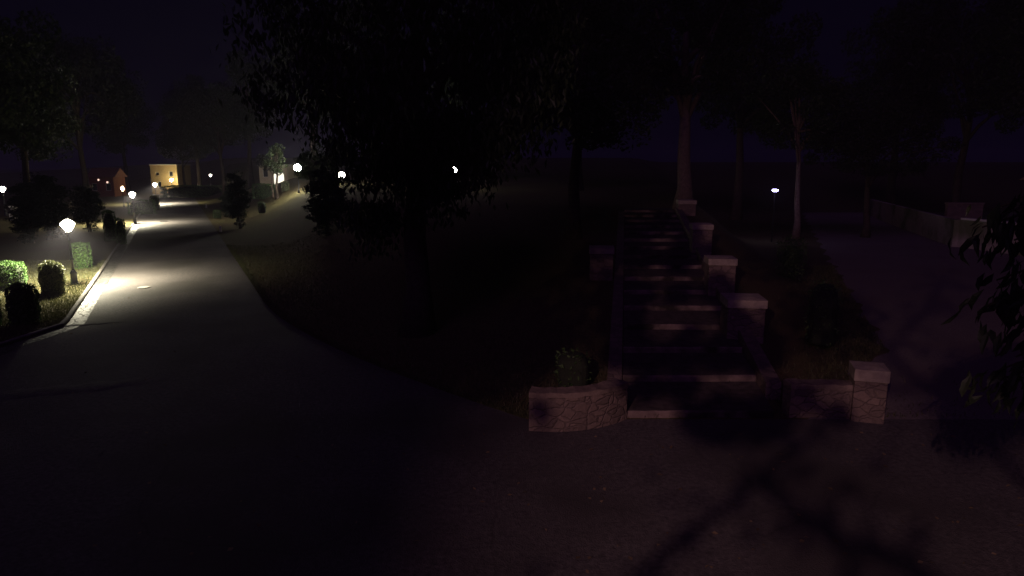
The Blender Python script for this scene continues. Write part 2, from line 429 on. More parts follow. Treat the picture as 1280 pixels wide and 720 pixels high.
# wall along the back of the service road
a = ground_at(1262, 318); b = ground_at(1196, 309); c_ = ground_at(1090, 268)
t = thing('boundary_wall', 'stained pale wall beyond the service road, behind the hanging leaves', 'wall', (a.x, a.y, 0))
m = MB()
def wallseg(m, a, b, z0, z1, th):
    d = (b - a); d.z = 0; nn = Vector((-d.y, d.x, 0)).normalized() * th
    if nn.y < 0: nn = -nn
    A = a - Vector((t.location.x, t.location.y, 0)); B = b - Vector((t.location.x, t.location.y, 0))
    vs = [(q.x, q.y, z) for z in (z0, z1) for q in (A, B, B + nn, A + nn)]
    m.add(vs, [(3, 2, 1, 0), (4, 5, 6, 7), (0, 1, 5, 4), (1, 2, 6, 5), (2, 3, 7, 6), (3, 0, 4, 7)])
a.z = b.z = c_.z = 0
e_ = a + (a - b) * 1.5
wallseg(m, b, e_, -.3, 1.75, .3); wallseg(m, b, c_, -.3, 1.72, .3)
m.build('wall_body', 'green_wall', t)
m = MB(); wallseg(m, b - Vector((0, .05, 0)), e_ - Vector((0, .05, 0)), 1.752, 1.86, .42); m.build('coping', 'trim', t)
a2 = at(1190, 268, 52); b2 = at(1228, 268, 52)
tt = thing('garden_wall', 'short upper wall glimpsed above the stained pale wall', 'wall', (a2.x, a2.y, 0))
MB().box(-.4, b2.x - a2.x, 0, .3, -.3, 2.15).build('wall_body', 'stone', tt)
MB().box(-.45, b2.x - a2.x + .05, -.05, .35, 2.152, 2.28).build('coping', 'coping', tt)

# ------------------------------------------------------------------ lamps
BEAM = 14000
def lantern_lamp(loc, label, glass='lantern', h=2.62, group='lanterns along the left kerb of the road', beam=True):
    t = thing('street_lamp', label, 'street lamp', loc, 0, group)
    MB().lathe([(.16, 0), (.17, .06), (.13, .10), (.125, .48), (.15, .52), (.10, .58), (.075, .66)], 12).build('base', 'metal', t, True)
    MB().lathe([(.055, .62), (.05, 1.06), (.085, 1.08), (.085, 1.14), (.048, 1.16), (.036, 1.9), (.05, 1.93), (.034, 1.96), (.03, h - .36)], 12).build('post', 'metal', t, True)
    hd = MB().lathe([(.03, h - .37), (.10, h - .33), (.10, h - .30)], 8)
    hd = hd.build('lantern_frame', 'metal', t)
    g = MB().lathe([(.09, h - .298), (.20, h - .12), (.27, h + .0), (.27, h + .06), (.15, h + .16), (.06, h + .22)], 8).build('glass', glass, hd)
    MB().lathe([(.065, h + .222), (.05, h + .27), (.015, h + .33)], 8).build('finial', 'metal', hd)
    if not beam: return t
    sl = bpy.data.lights.new('lantern_beam', 'SPOT'); o = bpy.data.objects.new('lantern_beam', sl); C.objects.link(o); o.parent = t
    o.rotation_euler = (R(3), R(5), 0); o.location = (0, 0, h + .02); sl.energy = BEAM; sl.color = (1.0, .92, .66); sl.spot_size = R(165); sl.spot_blend = .75; sl.shadow_soft_size = .10
    return t
p = ground_at(93.5, 356)
L1 = lantern_lamp((p.x, p.y, 0), 'nearest lit lantern post, beside the bright topped round bush')
specs = [((169, 280), 'second lit lantern along the kerb, beyond the dark hedge blocks'),
         ((196, 255), 'third lit lantern along the kerb, left of the ochre building'),
         ((216, 243.6), 'farthest lantern of the kerb row, blazing in front of the ochre building')]
for q, lab in specs:
    p = ground_at(*q)
    if 'farthest' in lab: lantern_lamp((p.x, p.y, tz(p.x, p.y)), lab, 'lantern_far', beam=False)
    else: dup(L1, (p.x, p.y, tz(p.x, p.y)), 0, None, lab)
for (px, py, Y, lab, s_) in ((3, 236, 62, 'lit lantern at the far left edge of the picture', .95), (263, 219, 118, 'small distant lantern glowing above the far hedge', .8)):
    q = at(px, py, Y); z = tz(q.x, q.y); o = lantern_lamp((q.x, q.y, q.z - 2.62 * s_), lab, 'lantern', beam=False, group='distant lanterns among the trees'); o.scale = (s_,) * 3
def globe_lamp(px, py, Y, label, r=.34, mat='globe'):
    q = at(px, py, Y); z = tz(q.x, q.y); h = q.z - z
    t = thing('globe_lamp', label, 'street lamp', (q.x, q.y, z), 0, 'globe lamps on the upper lawn')
    MB().lathe([(.12, 0), (.12, .25), (.05, .32), (.04, h - r - .05), (.09, h - r - .02), (.09, h - r + .03)], 10).build('post', 'metal', t, True)
    prof = [(max(.02, r * math.sin(PI * (.10 + .9 * i / 9))), h - r * math.cos(PI * (.10 + .9 * i / 9))) for i in range(10)]
    MB().lathe(prof, 14).build('globe', mat, t, True)
    return t
globe_lamp(372, 210, 66, 'bright round globe lamp on a post right of the lit white house', .36)
globe_lamp(427, 219, 70, 'globe lamp half hidden by leaves, first to the right of the bright globe', .34, 'globe_dim')
globe_lamp(484.5, 202, 74, 'tiny globe glimpsed through leaves at the middle of the dark crown', .24, 'globe_dim')
globe_lamp(569, 212, 60, 'globe lamp seen as a slanting gap of light near the picture centre', .27, 'globe_dim')
# low bollard light right of the steps
q = at(969, 238, 45); z = tz(q.x, q.y)
t = thing('bollard_light', 'small cold bluish light on a short post right of the steps', 'light', (q.x, q.y, z))
hb = max(.5, q.z - z)
MB().lathe([(.07, 0), (.06, .06), (.045, .1), (.045, hb - .1), (.12, hb - .09), (.12, hb - .075)], 10).build('post', 'metal', t)
MB().lathe([(.14, hb - .07), (.2, hb), (.14, hb + .07)], 12).build('lens', 'led', t)
MB().lathe([(.22, hb + .072), (.05, hb + .11)], 12).build('lamp_cap', 'metal', t)

# street light behind the camera whose beam reaches the steps (outside the frame)
LX, LY, LZ = -6.5, -10.5, 11.0
t = thing('street_light', 'tall street light standing behind the viewpoint', 'street lamp', (LX - 1.2, LY - .9, 0))
MB().tube([(0, 0, 0), (0, 0, 10.8), (.2, .15, 11.2), (1.0, .75, 11.32)], [.09, .06, .05, .04], 10).build('post', 'metal', t, True)
MB().box(.85, 1.5, -.12, .12, 0, .12, R(37), (0, 0, 11.26)).build('lamp_head', 'metal', t)
sd = bpy.data.lights.new('street_light_beam', 'SPOT'); so = bpy.data.objects.new('street_light_beam', sd); C.objects.link(so)
so.location = (LX, LY, LZ); sd.energy = 6000; sd.color = (1.0, .575, .58); sd.spot_size = R(48); sd.spot_blend = .6; sd.shadow_soft_size = .06
tgt = Vector((14.5, 20.5, .6)); so.rotation_euler = (tgt - so.location).to_track_quat('-Z', 'Y').to_euler()

# ------------------------------------------------------------------ buildings
def house(loc, wd, dp, h, label, wall='ochre', rz=0.0, roof='flat', wins=()):
    t = thing('house', label, 'house', loc, rz)
    # front wall with real openings: build in bands round the windows
    xs_ = sorted({-wd/2, wd/2, *[v for w_ in wins for v in (w_[0] - w_[2]/2, w_[0] + w_[2]/2)]})
    zs_ = sorted({-.6, h, *[v for w_ in wins for v in (w_[1], w_[1] + w_[3])]})
    m = MB()
    for i in range(len(xs_) - 1):
        for j in range(len(zs_) - 1):
            cx, cz = (xs_[i] + xs_[i+1]) / 2, (zs_[j] + zs_[j+1]) / 2
            if any(abs(cx - w_[0]) < w_[2]/2 and w_[1] < cz < w_[1] + w_[3] for w_ in wins): continue
            m.add([(xs_[i], 0, zs_[j]), (xs_[i+1], 0, zs_[j]), (xs_[i+1], 0, zs_[j+1]), (xs_[i], 0, zs_[j+1])], [(0, 1, 2, 3)])
    for w_ in wins:
        x0, x1, z0, z1 = w_[0] - w_[2]/2, w_[0] + w_[2]/2, w_[1], w_[1] + w_[3]
        for A, B in (((x0, z0), (x1, z0)), ((x1, z0), (x1, z1)), ((x1, z1), (x0, z1)), ((x0, z1), (x0, z0))):
            m.add([(A[0], 0, A[1]), (B[0], 0, B[1]), (B[0], .22, B[1]), (A[0], .22, A[1])], [(0, 1, 2, 3)])
    m.add([(-wd/2, 0, -.6), (wd/2, 0, -.6), (wd/2, dp, -.6), (-wd/2, dp, -.6), (-wd/2, 0, h), (wd/2, 0, h), (wd/2, dp, h), (-wd/2, dp, h)],
          [(1, 2, 6, 5), (2, 3, 7, 6), (3, 0, 4, 7)])
    m.build('wall', wall, t)
    for w_ in wins:
        x0, x1, z0, z1 = w_[0] - w_[2]/2, w_[0] + w_[2]/2, w_[1], w_[1] + w_[3]
        fr = MB(); f = .06
        fr.box(x0, x1, .10, .17, z0, z0 + f).box(x0, x1, .10, .17, z1 - f, z1).box(x0, x0 + f, .10, .17, z0 + f, z1 - f).box(x1 - f, x1, .10, .17, z0 + f, z1 - f)
        if w_[2] > .8: fr.box((x0 + x1)/2 - .025, (x0 + x1)/2 + .025, .10, .17, z0 + f, z1 - f)
        fo = fr.build('door' if w_[1] < .1 else 'window', 'trim', t)
        MB().box(x0 + f, x1 - f, .19, .205, z0 + f, z1 - f).build('pane', 'dark_glass', fo)
    if roof == 'flat':
        MB().box(-wd/2 - .12, wd/2 + .12, -.14, dp + .12, h + .002, h + .16).build('roof', 'trim', t)
    else:
        r = MB(); o = .35
        r.add([(-wd/2 - o, -o, h + .002), (wd/2 + o, -o, h + .002), (wd/2 + o, dp + o, h + .002), (-wd/2 - o, dp + o, h + .002), (-wd/2 - o, dp/2, h + 1.5), (wd/2 + o, dp/2, h + 1.5)],
              [(0, 1, 5, 4), (2, 3, 4, 5), (0, 4, 3), (1, 2, 5), (3, 2, 1, 0)])
        r.build('roof', 'tile', t)
    return t
q = at(207, 240, 121); house((q.x, q.y, 0), 4.6, 6, 5.15, 'ochre walled building with a flat pale roof edge at the end of the road', 'ochre', R(4), 'flat', ((-1.15, 3.35, .62, .62), (-.95, 1.2, .6, 1.1), (1.2, 3.2, .7, .9)))
q = at(128, 240, 112); hr = house((q.x, q.y, 0), 3.7, 5, 3.2, 'dim reddish house behind trees on the left of the road', 'red_wall', R(10), 'tile', ((-1.1, 1.0, .8, 1.2), (1.0, 1.0, .8, 1.2)))
q = at(342, 228, 82); zq = tz(q.x, q.y)
hw = house((q.x, q.y, zq), 3.5, 4, 2.3, 'pale lamp lit house with a bright arched doorway behind thin trunks on the upper lawn', 'beige', R(-6), 'flat', ((-1.0, .9, .7, 1.0),))
ar = [(-.62, 0.02), (.62, 0.02)] + [(.62 * math.cos(PI * k / 12), 1.05 + .62 * math.sin(PI * k / 12)) for k in range(13)]
def arch(x0, y0, y1, k, name, mat, par):
    n = len(ar); vs = [(x0 + x * k, y, z * k) for y in (y0, y1) for x, z in ar]
    o_ = MB().add(vs, [tuple(range(n)), tuple(range(2 * n - 1, n - 1, -1))] + [(i, (i + 1) % n + n if False else i + n, (i + 1) % n + n, (i + 1) % n) for i in range(n)]).build(name, mat, par); return o_
fr_ = arch(.75, -.06, -.004, 1.12, 'door_surround', 'trim', hw); arch(.75, -.075, -.062, 1.0, 'lit_door', 'lit_door', fr_)
# two wall lights on the reddish house and one warm lantern by the road
def wall_light(px, py, Y, label, mat):
    q = at(px, py, Y)
    t = thing('wall_light', label, 'light', q, 0, 'small lights on the reddish house')
    MB().box(-.08, .08, .05, .3, -.16, .2).build('bracket', 'metal', t)
    MB().lathe([(.06, -.14), (.13, -.05), (.13, .1), (.05, .17)], 8, (0, -.09, 0)).build('glass', mat, t)
wall_light(123.5, 225, 110.9, 'left one of two pinkish lights on the reddish house', 'red_lens')
wall_light(134.5, 228, 111.3, 'right one of two pinkish lights on the reddish house', 'red_lens')
q = at(153, 236, 84); z = 0
t = thing('garden_lantern', 'warm orange garden lantern left of the second street lamp', 'street lamp', (q.x, q.y, 0))
MB().lathe([(.1, 0), (.1, .2), (.04, .25), (.04, q.z - .3), (.12, q.z - .26)], 10).build('post', 'metal', t)
MB().lathe([(.12, q.z - .258), (.2, q.z + .08), (.2, q.z + .1), (.06, q.z + .3)], 8).build('glass', 'warm', t)

# ------------------------------------------------------------------ hedges
def hedge(px0, px1, pyt, pyb, label, kind='hedge', depth=1.1, rnd=.12, leaf=.07, dens=420, name='clipped_hedge', Y=None, zb=None, rz=0, group='clipped hedges and bushes'):
    pc = (px0 + px1) / 2
    if Y is None: p = ground_at(pc, pyb); Y = p.y
    else: p = at(pc, pyb, Y)
    az = math.atan2(p.x, Y); wd = (px1 - px0) / FPX * Y * math.cos(az) * .95; z = tz(p.x, Y); rz = -az
    top = at(pc, pyt, Y + depth * .3).z; h = max(.4, top - z)
    hx, hy, hz = wd/2, depth/2, h/2
    # superellipsoid samples
    def surf(n, shrink=1.0):
        u = rng.normal(size=(n, 3))
        u /= np.max(np.abs(u) ** 1.0, axis=1, keepdims=True)         # on a cube
        nn = u / np.linalg.norm(u, axis=1, keepdims=True)
        P = u * (1 - rnd) + nn * rnd
        Nn = np.where(np.abs(u) > .97, np.sign(u), u * .35); Nn /= np.linalg.norm(Nn, axis=1, keepdims=True)
        bump = 1 + .05 * np.sin(5 * P[:, :1] + 3 * P[:, 1:2] * 2 + 1.7) + .04 * np.sin(9 * P[:, 2:3] + 4 * P[:, :1])
        P = P * bump * np.array([hx, hy, hz]) * shrink
        return P, Nn
    area = 2 * (wd * h * 2 + depth * wd)
    n = int(min(9000, max(500, dens * area)))
    P, Nn = surf(n)
    P = P * rng.uniform(.90 if name != 'garden_bush' else .35, 1.03, (n, 1)); P[:, 2] += hz
    P = P[P[:, 2] > .02]; n = len(P); Nn = Nn[:n]
    Nn = Nn + rng.normal(scale=.55, size=(n, 3)); Nn /= np.linalg.norm(Nn, axis=1, keepdims=True)
    V = leaf_mesh(P, Nn, leaf, 1.6 if name != 'garden_bush' else 2.4)
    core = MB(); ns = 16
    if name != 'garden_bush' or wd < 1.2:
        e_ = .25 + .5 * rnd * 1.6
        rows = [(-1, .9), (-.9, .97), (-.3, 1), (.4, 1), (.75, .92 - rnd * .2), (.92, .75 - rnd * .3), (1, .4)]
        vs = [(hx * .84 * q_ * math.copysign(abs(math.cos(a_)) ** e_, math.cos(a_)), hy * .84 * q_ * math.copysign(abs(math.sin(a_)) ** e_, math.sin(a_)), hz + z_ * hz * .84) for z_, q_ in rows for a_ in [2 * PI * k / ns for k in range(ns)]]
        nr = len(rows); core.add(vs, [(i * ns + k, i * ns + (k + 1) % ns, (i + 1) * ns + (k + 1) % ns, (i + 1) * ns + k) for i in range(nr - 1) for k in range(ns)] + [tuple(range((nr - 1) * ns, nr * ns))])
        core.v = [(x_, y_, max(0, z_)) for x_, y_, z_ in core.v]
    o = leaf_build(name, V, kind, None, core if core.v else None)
    o.location = (p.x + math.sin(az) * hy * .9, Y + math.cos(az) * hy * .9, z); o.rotation_euler = (0, 0, rz)
    return tag(o, label, 'hedge' if name == 'clipped_hedge' else 'bush', group)
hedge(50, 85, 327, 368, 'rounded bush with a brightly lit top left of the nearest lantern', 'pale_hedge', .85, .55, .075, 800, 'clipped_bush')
hedge(90, 117, 305, 337, 'bright green box hedge just behind the nearest lantern', 'hedge', 1.5, .10, .075, 700)
hedge(-8, 38, 328, 364, 'flat topped bush at the left edge with a green lit rim', 'hedge', 1.3, .4, .075, 700, 'clipped_bush')
hedge(10, 55, 356, 408, 'black silhouetted bush in front of the lit bushes at the left', 'hedge', 1.0, .3, .075, 500, 'clipped_bush')
hedge(-30, 6, 366, 412, 'dark bush cut by the left edge, below the green rimmed one', 'hedge', 1.0, .3, .075, 500, 'clipped_bush')
hedge(131, 148, 264, 302, 'dark hedge block by the kerb, left one of a pair before the second lantern', 'hedge', 1.6, .12, .09, 250)
hedge(146, 159, 274, 306, 'dark hedge block by the kerb, right one of a pair before the second lantern', 'hedge', 1.3, .12, .09, 250)
hedge(160, 196, 250, 268, 'long dark hedge with a lit upper edge behind the second lantern', 'hedge', 1.2, .08, .12, 120)
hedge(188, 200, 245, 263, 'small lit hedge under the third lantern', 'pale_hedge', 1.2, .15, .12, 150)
hedge(203, 285, 232, 247, 'long dark hedge closing the far end of the road', 'hedge', 1.5, .06, .2, 60)
hedge(316, 345, 230, 249, 'dark square hedge in front of the pale lamp lit house', 'hedge', 1.6, .06, .12, 160)
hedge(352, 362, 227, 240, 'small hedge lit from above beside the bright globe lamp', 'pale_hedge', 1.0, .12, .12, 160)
hedge(266, 278, 262, 274, 'little dark bush on the lawn beside the far road', 'hedge', .9, .3, .1, 160, 'garden_bush')
hedge(322, 334, 252, 268, 'small dark bush on the lawn below the square hedge', 'hedge', .9, .35, .1, 160, 'garden_bush')
hedge(1000, 1050, 352, 440, 'dark planting beside the steps, behind the tall capped pier', 'hedge', 2.0, .4, .1, 150, 'garden_bush')
hedge(965, 1008, 296, 352, 'dim loose shrub above the wide low pier', 'hedge', 2.0, .45, .12, 130, 'garden_bush')
hedge(690, 742, 440, 490, 'dark low plant growing behind the curved stone wall', 'hedge', 1.0, .45, .1, 150, 'garden_bush', Y=14.3)

# ------------------------------------------------------------------ trees
def tree_proto(name, label, H, crown_c, crown_r, nclump, nleaf, leaf, mat, trunk_r, lean=(0, 0), bark='dbark', droop=.0, asp=2.0, cl_r=.9, group=None, gaps=(), loc=(0, 0, 0), limbs=12, low=None):
    t = thing(name, label, 'tree', loc, 0, group)
    cc = np.array(crown_c, float); cr = np.array(crown_r, float)
    u = rng.normal(size=(nclump, 3)); u /= np.linalg.norm(u, axis=1, keepdims=True)
    cen = cc + u * cr * (rng.uniform(.35, 1.0, (nclump, 1)) ** .6)
    if low is not None: cen = cen[cen[:, 2] > low]
    m = MB()
    top = Vector((lean[0], lean[1], crown_c[2] + crown_r[2] * .3))
    tp = []; tr = []
    for i in range(8):
        f = i / 7; tp.append((top.x * f ** 1.4 + .06 * math.sin(i * 2.1), top.y * f ** 1.4 + .06 * math.cos(i * 1.7), -.2 + (top.z + .2) * f)); tr.append(trunk_r * ((1.5 if i == 0 else 1.0) - .75 * f * (i > 0)))
    m.tube(tp, tr, 12)
    idx = rng.choice(len(cen), min(limbs, len(cen)), replace=False)
    for k in idx:
        e = Vector(cen[k]); f = random.uniform(.45, .85); j = f * 7; i0 = int(j)
        s0 = Vector(tp[i0]).lerp(Vector(tp[min(7, i0 + 1)]), j - i0)
        mid = s0.lerp(e, .5) + Vector((random.uniform(-.3, .3), random.uniform(-.3, .3), random.uniform(.2, .7)))
        r0 = trunk_r * .38
        m.tube([s0, s0.lerp(mid, .5) + Vector((0, 0, .12)), mid, mid.lerp(e, .6), e], [r0, r0 * .8, r0 * .6, r0 * .35, r0 * .12], 6)
    m.build('trunk', bark, t, True)
    P = []
    for c in cen:
        k = int(nleaf / len(cen) * random.uniform(.6, 1.4)); r = cl_r * random.uniform(.6, 1.25)
        g = rng.normal(size=(k, 3)); g /= np.linalg.norm(g, axis=1, keepdims=True); g *= rng.uniform(.2, 1, (k, 1)) ** .5
        g[:, 2] *= .7; g = g * r; P.append(c + g)
        if droop:
            dr = int(k * .35); gx = rng.normal(scale=r * .45, size=(dr, 3)); gx[:, 2] = -rng.uniform(0, droop, dr); P.append(c + gx)
    P = np.concatenate(P)
    if low is not None: P = P[P[:, 2] > low - droop]
    for (o, d, rad, keep) in gaps:
        v = P + np.array(loc) - np.array(o); a_ = (v @ d)[:, None] * d; dist = np.linalg.norm(v - a_, axis=1)
        P = P[(dist > rad) | (rng.random(len(P)) < keep)]
    Nn = rng.normal(size=P.shape); Nn[:, 2] = np.abs(Nn[:, 2]) + .3; Nn /= np.linalg.norm(Nn, axis=1, keepdims=True)
    hang = np.tile(np.array([0, 0, -1.0 if droop else -.2]), (len(P), 1))
    if droop: Nn[:, 2] *= .3; Nn /= np.linalg.norm(Nn, axis=1, keepdims=True)
    leaf_build('crown', leaf_mesh(P, Nn, leaf, asp, hang), mat, t)
    return t
gaps = []
for (px, py, rad, kp) in ((427, 212, .10, .30), (426, 222, .12, .30), (484.5, 202, .09, .1), (566, 206, .09, .25), (570, 214, .10, .35), (573, 224, .09, .2), (372, 210, .35, .0), (355, 215, .3, 0)):
    d = np.array(ray(px, py)); gaps.append(((0, 0, CAM_Z), d / np.linalg.norm(d), rad, kp))
# the great dark tree left of the steps
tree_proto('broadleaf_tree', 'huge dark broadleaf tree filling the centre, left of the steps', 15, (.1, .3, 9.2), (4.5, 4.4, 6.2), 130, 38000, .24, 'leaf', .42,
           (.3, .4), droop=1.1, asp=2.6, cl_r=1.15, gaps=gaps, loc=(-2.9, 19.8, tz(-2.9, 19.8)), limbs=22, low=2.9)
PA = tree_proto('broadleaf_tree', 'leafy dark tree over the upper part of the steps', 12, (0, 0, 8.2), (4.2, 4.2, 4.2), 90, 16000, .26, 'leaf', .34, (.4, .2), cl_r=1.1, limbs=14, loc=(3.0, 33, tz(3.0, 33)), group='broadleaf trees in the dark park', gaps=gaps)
PB = tree_proto('spreading_tree', 'spreading greyish tree on the slope right of the bollard light', 11, (0, 0, 6.6), (4.6, 4.6, 2.9), 80, 14000, .24, 'leaf2', .26, (-.3, .5), cl_r=1.05, limbs=14, loc=(25.5, 48, tz(25.5, 48)), group='spreading trees in the dark park', bark='dbark', low=4.4)
PC = tree_proto('conifer_tree', 'narrow dark conifer standing on the lawn right of the road', 8, (0, 0, 2.7), (.75, .75, 2.6), 60, 9000, .16, 'needle', .12, (0, 0), cl_r=.45, limbs=10, group='dark conifers', loc=(*ground_at(300, 286)[:2], ground_at(300, 286).z))
# trunks lit on the slope
def at_base(px, Y): x = (px - 640) / FPX * Y; return (x, Y, tz(x, Y))
tree_proto('old_tree', 'thick pale trunked tree beside the farthest stone pier', 14, (-.4, .5, 10.5), (4.5, 4.5, 3.8), 80, 15000, .26, 'leaf', .50, (-.35, .2), bark='bark', cl_r=1.15, limbs=12, loc=at_base(853, 42.2), low=7.0)
tree_proto('slim_tree', 'slim pale trunked tree right of the small bluish light', 11, (-.2, .4, 8.8), (3.4, 3.4, 3.0), 60, 11000, .24, 'leaf', .24, (-.45, .2), bark='bark', cl_r=1.05, limbs=10, loc=at_base(996, 47), low=6.2)
tree_proto('slim_tree', 'thin twin trunk tree, left one before the pale house', 6, (-.2, 0, 4.3), (1.5, 1.2, 1.3), 18, 1700, .2, 'leaf2', .09, (.15, 0), bark='bark', cl_r=.6, limbs=8, loc=at_base(343.5, 71), low=2.7, group='thin trees before the pale house')
tree_proto('slim_tree', 'dark thin tree, right one before the pale house', 6, (.3, 0, 4.0), (1.5, 1.2, 1.5), 20, 1900, .2, 'leaf', .16, (.3, 0), cl_r=.6, limbs=8, loc=at_base(348.5, 69), low=2.3, group='thin trees before the pale house')
for (proto, px, Y, s_, rz, lab) in (
    (PA, 40, 52, .75, 1.0, 'tall dark tree left of the road, above the nearest lantern'),
    (PA, -20, 36, .8, 2.3, 'big dark tree at the left edge, behind the silhouetted bushes'),
    (PB, 112, 74, 1.15, 3.2, 'dim tree with a brownish trunk in front of the reddish house'),
    (PA, 165, 128, 1.0, 4.0, 'distant dark tree left of the ochre building'),
    (PA, 254, 126, 1.0, 1.9, 'distant dark tree right of the ochre building'),
    (PB, 236, 116, .8, .5, 'bare looking brown lit tree beside the ochre building'),
    (PB, 285, 100, 1.0, 2.0, 'dark spreading tree behind the far end of the lawn'),
    (PA, 318, 92, .85, 5.1, 'dark tree left of the pale lamp lit house'),
    (PA, 396, 84, .95, .3, 'dark tree behind the bright globe lamp'),
    (PA, 470, 92, 1.15, 2.6, 'dark tree behind the great central tree, to its left'),
    (PA, 600, 76, 1.1, 3.9, 'dark tree behind the great central tree, to its right'),
    (PA, 720, 60, 1.0, 5.5, 'dark tree at the head of the steps, on the left'),
    (PA, 920, 64, 1.1, 1.3, 'dark tree at the head of the steps, between the two pale trunks'),
    (PB, 1190, 62, 1.25, 4.4, 'dimly lit spreading tree above the stained pale wall'),
    (PA, 1290, 54, 1.0, .9, 'dark tree at the right edge behind the stained pale wall'),
    (PA, 1110, 76, 1.1, 2.9, 'dark tree beyond the far end of the service road')):
    dup(proto, at_base(px, Y), rz, (s_ * 1.25, s_ * 1.25, s_ * 1.7), lab)
for (px, Y, s_, lab) in ((424, 61, .40, 'small dark tree on the lawn, its leaves across a globe lamp'), (392, 60, .34, 'little dark tree right below the bright globe lamp')):
    dup(PA, at_base(px, Y), s_ * 9, s_, lab)
for (px, py, s_, lab) in ((288, 272, .6, 'short dark conifer left of the narrow one on the lawn'), (410, 294, .9, 'dark conifer on the lawn under the edge of the great tree'), (62, 300, 1.0, 'dim grey green conifer just behind the nearest lantern'), (112, 290, .8, 'dim green conifer behind the bright box hedge'), (40, 304, .85, 'dim conifer left of the nearest lantern, behind the bushes')):
    p = ground_at(px, py); dup(PC, (p.x, p.y, p.z - .05), random.uniform(0, 6), (s_ * 1.5, s_ * 1.5, s_), lab)

# near tree at the right edge: trunk just outside the frame, long leaves hanging into it
t = thing('overhanging_tree', 'near dark branches with long hanging leaves at the right edge', 'tree', (5.6, 4.6, 0))
m = MB(); m.tube([(0, 0, 0), (.05, .1, 2.2), (.0, .15, 4.0), (-.1, .2, 6.0), (-.2, .3, 8.2)], [.16, .13, .11, .08, .04], 10)
P = []; H = []
def branch(e, s0, n):
    s0 = Vector(s0); e = Vector(e); mid = s0.lerp(e, .55) + Vector((0, 0, .18))
    m.tube([s0, s0.lerp(mid, .5) + Vector((0, 0, .05)), mid, e], [.035, .028, .018, .006], 6)
    for i in range(n):
        f = random.uniform(.45, 1.05); q = (mid.lerp(e, (f - .5) * 2) if f > .5 else s0.lerp(mid, f * 2)) + Vector((random.gauss(0, .07), random.gauss(0, .09), random.gauss(-.06, .07)))
        P.append(q); H.append((random.gauss(-.25, .35), random.gauss(0, .35), -1))
for (px, py, Y, n) in ((1228, 284, 4.4, 55), (1252, 268, 4.2, 60), (1268, 300, 4.3, 50), (1240, 262, 4.6, 45), (1232, 382, 4.5, 65), (1262, 372, 4.4, 65), (1246, 350, 4.6, 60), (1250, 462, 4.6, 55), (1270, 446, 4.4, 60), (1240, 478, 4.7, 30), (1275, 400, 4.5, 55), (1285, 330, 4.2, 60), (1285, 250, 4.4, 60), (1290, 480, 4.5, 60), (1275, 225, 4.4, 40)):
    e = at(px, py, Y) - t.location; branch(e, (-.02, .15, e.z + .35), n)
m.build('trunk', 'dbark', t, True)
P = np.array([tuple(q) for q in P]); H = np.array(H); Nn = rng.normal(size=P.shape); Nn[:, 2] *= .3; Nn /= np.linalg.norm(Nn, axis=1, keepdims=True)
leaf_curved('crown', P, H, .155, 'near_leaf', t); NEAR = P + np.array(t.location)

# tree behind the viewpoint whose limbs throw the crossing shadows
t = thing('shadow_tree', 'tree behind the viewpoint with limbs and added leaves shaped to shade the street light', 'tree', (-3.2, -6.8, 0))
m = MB(); m.tube([(0, 0, 0), (.05, 0, 3), (.0, .1, 5.6), (.1, .1, 8.5)], [.2, .16, .12, .05], 10)
lamp = Vector((LX, LY, LZ))
def shadow_limb(g0, g1, f, r, wob=.05):
    pts = []
    for i in range(7):
        g = Vector(g0).lerp(Vector(g1), i / 6); q = lamp.lerp(g, f) - t.location
        pts.append(q + Vector((random.uniform(-wob, wob), random.uniform(-wob, wob), random.uniform(-wob, wob))))
    return pts
tw = []
for (a0, a1, f, r) in (((1030, 535), (810, 712), .26, .024), ((940, 600), (1140, 716), .26, .030), ((1192, 335), (1120, 440), .2, .020), ((1080, 482), (1240, 494), .2, .018)):
    g0 = ground_at(*a0); g1 = ground_at(*a1); pts = shadow_limb(g0, g1, f, r, .035)
    m.tube(pts, [r * (.55 + .09 * i) for i in range(7)], 7)
    b0 = Vector((.05, .1, 7.0 + f)); m.tube([pts[-1], pts[-1].lerp(b0, .5) + Vector((.25, -.5, .1)), b0], [r * 1.1, r * 1.3, r * 1.5], 6)
    for i in range(1, 7):
        for _ in range(3):
            d = Vector((random.gauss(0, 1), random.gauss(0, 1), random.gauss(0, 1))).normalized() * random.uniform(.12, .4)
            m.tube([pts[i], pts[i] + d * .5 + Vector((0, 0, .03)), pts[i] + d], [.008, .006, .003], 4); tw.append(pts[i] + d)
m.build('trunk', 'dbark', t, True)
P = []  # unseen leaf clumps added to shade the steps, flank walls and slope
